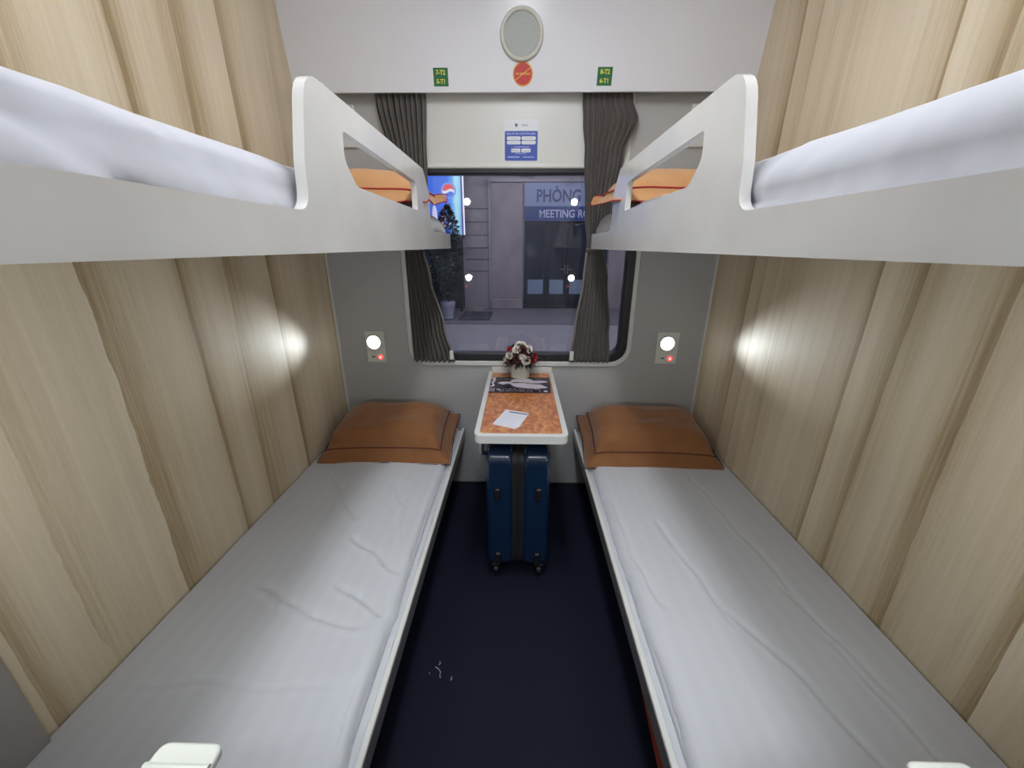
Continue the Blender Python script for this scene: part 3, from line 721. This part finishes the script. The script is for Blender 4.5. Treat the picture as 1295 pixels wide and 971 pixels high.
for x in (-.095, .095):
    for y in (-.165, .165):
        bm = new(); box(bm, x-.020, x+.020, y-.022, y+.022, .045, .062); h_ = link('wheel_housing', bm, DARK, t, bevel=.005)
        bm = new(); lathe(bm, [(0, -.012), (.020, -.012), (.023, -.008), (.023, .008), (.020, .012), (0, .012)], 24, 'X', (x, y-.006, .0235)); link('wheel', bm, RUBBER, h_)
bm = new(); tube(bm, [(-.055, -.05, .625), (-.055, -.05, .640), (-.055, .05, .640), (-.055, .05, .625)], .007, 8); link('carry_handle', bm, DARK, t)
bm = new(); box(bm, -.012, .012, -.09, .09, .622, .634); link('telescopic_handle', bm, DARK, t, bevel=.004)

# ---------------------------------------------------------------- fold-down steps, red box, litter
for s, side, x in ((-1, 'left', -.415), (1, 'right', .520)):
    t = thing('fold_down_step', 'white ribbed plastic step over the foot of the %s lower bunk' % side, 'step', (x, .11, H-.60))
    zt = .0
    bm = new(); prism(bm, [smooth_poly([(-.052, .0), (.052, .0), (.040, .197), (-.040, .197)], [0, 0, .014, .014])], lambda u, v, d: (u, v, d), zt-.014, zt)
    link('tread', bm, PLASTIC, t, bevel=.005)
    for q in range(3):
        bm = new(); tube(bm, [(-.040, .170-.035*q, zt), (.040, .170-.035*q, zt)], .0045, 8); link('grip_rib', bm, PLASTIC, t)
    bx('hinge_plate', METAL, (-.05, .05, 0, .006, -.07, .02), t, bevel=.002)
REDB = mat('red_fabric', (.36, .05, .022), 0.7)
t = thing('red_bag', 'red fabric bag stowed under the near end of the right lower bunk', 'bag', (.375, .45, H-1.062))
RB = lambda u, v, d: (d-.375, u-.45, v+1.062)
bm = new(); prism(bm, [smooth_poly([(.18, -1.062), (.76, -1.062), (.735, -1.090), (.552, -1.138), (.18, -1.235)], [0, .004, .01, .02, .02])], RB, .328, .422)
link('bag_body', bm, REDB, t, bevel=.004)
bm = new(); tube(bm, [(.328-.375-.001, .20-.45, -1.08+1.062), (.328-.375-.003, .28-.45, -1.14+1.062), (.328-.375-.001, .36-.45, -1.08+1.062)], .003, 6); link('carry_loop', bm, DARK, t)
LINT = mat('white_lint', (.6, .6, .6), .9)
for k, (pts, lb) in enumerate((([(-.283, .935), (-.272, .930), (-.262, .920), (-.262, .905), (-.258, .900)], 'curled white thread lying on the dark floor'),
                               ([(-.272, .955), (-.268, .948), (-.272, .943)], 'short white scrap just beyond the curled thread on the floor'),
                               ([(-.300, .915), (-.298, .913)], 'tiny white speck left of the curled thread on the floor'),
                               ([(-.222, .905), (-.219, .897), (-.224, .893)], 'small white crumb right of the curled thread on the floor'))):
    o3 = Vector((*pts[0], .001)); bm = new(); tube(bm, [(x-o3.x, y-o3.y, .0006) for x, y in pts], .0013, 6)
    tag(link('lint_scrap', bm, LINT, loc=o3), lb, 'lint', 'scraps of lint on the floor')

# ---------------------------------------------------------------- outside: platform and station building
GZ = H-1.73
PAVE = mat('platform_paving', (.16, .155, .17), 0.55)
g = N(PAVE); br = g.n('ShaderNodeTexBrick', {'Vector': g.mapped((1, 1, 1)), 'Color1': (.17, .16, .18, 1), 'Color2': (.14, .135, .155, 1), 'Mortar': (.09, .085, .10, 1), 'Scale': 2.2, 'Mortar Size': .012}); g.l(br.outputs[0], g.b.inputs['Base Color'])
PAVE2 = mat('platform_edge_paving', (.25, .25, .27), 0.5)
struct(bx('platform_floor', PAVE, (-12, 12, 9.1, 14, GZ-.2, GZ)))
struct(bx('platform_apron', PAVE2, (-12, 12, 3.2, 9.1, GZ-.22, GZ-.02)))
WALLX = mat('mauve_render', (.235, .215, .235), 0.8); WALLP = mat('pillar_render', (.27, .235, .25), 0.8)
g = N(WALLP); nn = g.noise(g.mapped((1, 1, .5)), 1.6, 4, .6); g.l(g.ramp(nn, [(0.35, (.22, .19, .205)), (0.7, (.32, .28, .29))]), g.b.inputs['Base Color'])
GROOVE = mat('groove_dark', (.06, .06, .075), .8); TEAL = mat('dark_teal_glass', (.035, .05, .06), 0.25); DG = mat('door_glass', (.018, .024, .036), 0.12); DF = mat('door_frame', (.02, .024, .036), 0.35)  # DG is opaque, the darkness of the unlit room behind put into its colour
PANE = mat('frosted_panel', (.20, .27, .36), 0.4)
FY = 11.5
b = thing('station_building', 'pale mauve station building across the platform', 'building', (.0, FY, GZ))
q = lambda x0, x1, y0, y1, z0, z1: (x0, x1, y0-FY, y1-FY, H+z0-GZ, H+z1-GZ)
bx('wall', WALLX, q(-9, .11, FY, FY+.3, -1.73, 3.6), b); bx('wall', WALLX, q(2.46, 9, FY, FY+.3, -1.73, 3.6), b); bx('lintel', WALLX, q(.11, 2.46, FY, FY+.3, 1.585, 3.6), b)
for z in (.62, .28, -.05, -.36, -.68, .95): bx('groove', GROOVE, q(-1.52, -.86, FY-.006, FY, z-.012, z+.012), b)
bx('pilaster', WALLP, q(-.80, .06, FY-.10, FY, -1.73, 1.56), b, bevel=.01)
bx('pilaster_frame', mat('light_render', (.33, .31, .34), .8), q(-.86, -.80, FY-.06, FY, -1.73, 1.64), b)
bx('pilaster_cap', mat('light_render', (.30, .28, .31), .8), q(-.86, 2.46, FY-.05, FY, 1.60, 1.68), b)
bx('plinth', WALLP, q(-.82, .08, FY-.16, FY, -1.73, -1.45), b, bevel=.02)
bx('pilaster', WALLP, q(2.48, 2.95, FY-.08, FY, -1.73, 3.4), b, bevel=.01)
bx('side_glazing', TEAL, q(-3.4, -1.60, FY-.04, FY, -1.73, .22), b)
bx('side_glazing_frame', DF, q(-3.4, -1.55, FY-.06, FY, .20, .27), b)
bx('doorway_recess', DG, q(.11, 2.46, FY+.10, FY+.2, -1.73, .65), b)
x0 = .12
for k, (xa, xb) in enumerate(((.12, .72), (.74, 1.30), (1.32, 1.88), (1.90, 2.46))):
    d = bx('door_leaf', DF, q(xa, xb, FY+.02, FY+.06, -1.72, .63), b)
    loc = lambda *a: q(*a)
    bx('door_glass', DG, q(xa+.05, xb-.05, FY+.005, FY+.02, -1.62, .56), d)
    bx('frosted_panel', PANE, q(xa+.11, xb-.05, FY-.004, FY+.005, -1.31, -.91), d)
    if k in (1, 2):
        bm = new(); xx = xb-.03 if k == 1 else xa+.03; o_ = H-GZ
        tube(bm, [(xx, -.06, o_-.75), (xx, -.06, o_-.50)], .012, 8); tube(bm, [(xx, .02, o_-.62), (xx, -.06, o_-.62), (xx+(-.12 if k == 1 else .12), -.06, o_-.62)], .010, 8); link('door_handle', bm, STEEL, d)
bx('door_sticker', mat('dark_notice', (.01, .01, .012), .5), q(.95, 1.15, FY+.0, FY+.01, .0, .12), b)
# sign
SB = mat('sign_pale_blue', (.22, .27, .42), 0.45); SN = mat('sign_navy', (.022, .055, .19), 0.45); ST = mat('sign_navy_text', (.035, .06, .17), 0.5); SWH = mat('sign_white_text', (.50, .54, .70), 0.5)
t = thing('meeting_room_sign', 'blue two-tone sign reading MEETING ROOM above the station door', 'sign', (1.28, FY-.02, H+.65))
bx('upper_panel', SB, (-1.17, 1.18, -.03, .02, .36, .93), t); bx('lower_band', SN, (-1.17, 1.18, -.035, .02, .0, .36), t)
text('lettering', 'PHÒNG HỌP', .42, ST, t, (-.86, -.034, .60), bold=.011, sx=.80, ext=.003, align='LEFT')
text('lettering', 'MEETING ROOM', .275, SWH, t, (-.78, -.040, .165), bold=.003, sx=.86, ext=.003, align='LEFT')
# advertising light box
def screen_mat():
    m = mat('lit_screen', (.02, .02, .02), .3); g = N(m)
    tc = g.n('ShaderNodeTexCoord'); sp = g.n('ShaderNodeSeparateXYZ', {0: tc.outputs['Object']})
    x = g.m('ADD', sp.outputs[0], g.m('MULTIPLY', g.noise(g.mapped((1, 1, .3)), 4, 2), .10))
    col = g.ramp(g.m('ADD', g.m('MULTIPLY', x, .8), .5), [(0.0, (.05, .16, .75)), (.62, (.07, .20, .85)), (.72, (.14, .45, .95)), (.78, (.55, .9, 1.0)), (.86, (.35, .8, 1.0)), (.93, (.10, .25, .80))])
    g.l(col, g.b.inputs['Emission Color']); g.b.inputs['Emission Strength'].default_value = 1.0
    return m
def em(name, c, s): return mat(name, (.02, .02, .02), .4, emit=c, estr=s)
t = thing('advertising_light_box', 'glowing blue advertising light box on the platform', 'advertising screen', (-1.96, 10.9, H+.27))
bx('cabinet', DF, (-.62, .48, -.03, .12, -.02, 1.95), t)
bx('screen', screen_mat(), (-.60, .44, -.04, -.03, .0, 1.93), t)
bx('side_tube', em('tube_white', (.75, .78, 1.0), 1.4), (.485, .515, -.04, .0, .0, 1.93), t)
bx('side_panel', em('tube_mauve', (.25, .2, .55), .5), (.445, .483, -.045, -.03, .0, 1.93), t)
bx('support_leg', DF, (-.5, -.42, 0, .1, GZ-(H+.27), 0), t); bx('support_leg', DF, (.30, .38, 0, .1, GZ-(H+.27), 0), t)
def fl(name, loops, m, d=-.046):
    bm = new(); prism(bm, [loops], XZ, d, d+.006); return link(name, bm, m, t, smooth=False)
cx, cz, rr = .13, 1.05, .155
fl('logo_halo', disc(32, rr*1.25, cx, cz), em('logo_halo', (.18, .36, .95), 1.0), -.043)
wave = [(cx+rr*(-1+2*k/12), cz+rr*(.10+.16*math.sin(-PI+2*PI*k/12+.4))) for k in range(13)]
inr = lambda p: (cx+(p[0]-cx)*min(1, .98*rr/max(1e-6, math.hypot(p[0]-cx, p[1]-cz))), cz+(p[1]-cz)*min(1, .98*rr/max(1e-6, math.hypot(p[0]-cx, p[1]-cz))))
fl('logo_white', disc(32, rr, cx, cz), em('logo_white', (.85, .9, 1.0), 1.0), -.047)
up = [inr(p) for p in wave]; 
fl('logo_red', up[::-1][0:13][::-1] + [(cx+rr*.98*math.cos(R(a)), cz+rr*.98*math.sin(R(a))) for a in range(20, 165, 12)], em('logo_red', (.85, .12, .14), 1.0), -.050)
lo = [inr((p[0], p[1]-rr*.42)) for p in wave]
fl('logo_blue', lo + [(cx+rr*.98*math.cos(R(a)), cz+rr*.98*math.sin(R(a))) for a in range(-32, -160, -12)], em('logo_blue', (.08, .2, .8), 1.0), -.050)
for px_, sc_, c_ in ((-.25, 1.0, (.8, .8, 1.0)), (-.02, .8, (.9, .5, .6)), (.12, .55, (.55, .55, .9))):
    bot = [(px_+sc_*a, .18+sc_*b2) for a, b2 in ((-.06, 0), (.06, 0), (.065, .3), (.055, .42), (.025, .52), (.025, .60), (-.025, .60), (-.025, .52), (-.055, .42), (-.065, .3))]
    fl('printed_bottle', bot, em('bottle_print', c_, .9), -.044)
# potted tree
t = thing('potted_tree', 'tall dark leafy tree in a pale pot beside the light box', 'potted plant', (-1.76, 9.6, GZ))
bm = new(); lathe(bm, [(0, 0), (.11, 0), (.13, .04), (.12, .08), (.17, .33), (.185, .42), (.17, .46), (.14, .45), (.13, .40), (0, .40)], 32); link('pot', bm, mat('pot_glaze', (.30, .31, .38), .35), t)
bm = new(); tube(bm, [(0, 0, .40), (.01, .01, .9), (-.03, 0, 1.5), (0, 0, 2.1)], [.03, .025, .02, .008], 8); link('trunk', bm, mat('bark', (.03, .025, .02), .8), t)
bm = new(); rnd = random.Random(11)
for k in range(2600):
    h_ = rnd.random(); z = .62+h_*1.95; rad = .36*(math.sin(PI*min(1, h_*.9+.12))**.6)*(.35+.65*math.sqrt(rnd.random()))
    a = rnd.uniform(0, 2*PI); p = Vector((rad*math.cos(a)-.05+.14*h_, rad*math.sin(a), z)); L = rnd.uniform(.06, .12)
    d = Vector((math.cos(a)*.7+rnd.uniform(-.5, .5), math.sin(a)*.7+rnd.uniform(-.5, .5), rnd.uniform(-.7, .6))).normalized()
    sd = d.cross(Vector((rnd.uniform(-1, 1), rnd.uniform(-1, 1), 1))).normalized()*L*.22
    v = [bm.verts.new(c) for c in (p, p+d*L*.5+sd, p+d*L, p+d*L*.5-sd)]; bm.faces.new(v)
link('foliage', bm, mat('tree_leaf', (.022, .040, .038), .5), t)
# door mat, spot lamps, name plate
t = thing('door_mat', 'dark mat lying on the platform before the pillar', 'mat', (-1.08, 10.15, GZ))
bx('mat_pile', mat('mat_dark', (.05, .05, .065), .9), (-.40, .30, -.62, .62, 0, .018), t, bevel=.004)
bx('mat_border', mat('mat_border', (.035, .035, .045), .8), (-.44, .34, -.66, .66, 0, .010), t)
SPOT = mat('spot_grey', (.10, .10, .12), .4)
for x, lb in ((-.87, 'small grey spotlight left of the station door'), (1.30, 'small grey spotlight over the blue sign')):
    t = thing('wall_spotlight', lb, 'spotlight', (x-.22, FY-.02, H+2.05), group='station wall spotlights')
    bx('mount', SPOT, (-.04, .04, 0, .02, -.05, .05), t)
    bm = new(); tube(bm, [(0, 0, 0), (.02, -.22, 0), (.20, -.30, -.30)], .014, 8); link('arm', bm, SPOT, t)
    bm = new(); lathe(bm, [(0, -.10), (.05, -.09), (.085, .0), (.09, .02), (.07, .02), (0, .0)], 24, 'Y', (.22, -.34, -.35)); link('lamp_head', bm, SPOT, t)
t = thing('door_name_plate', 'small white plate above the left corner of the station door', 'sign', (.16, FY-.05, H+1.79))
bx('plate', mat('plate_white', (.38, .38, .42), .5), (-.20, .20, -.02, 0, -.05, .06), t, bevel=.004); bx('plate_bracket', SPOT, (-.18, .20, -.01, 0, -.10, -.065), t)
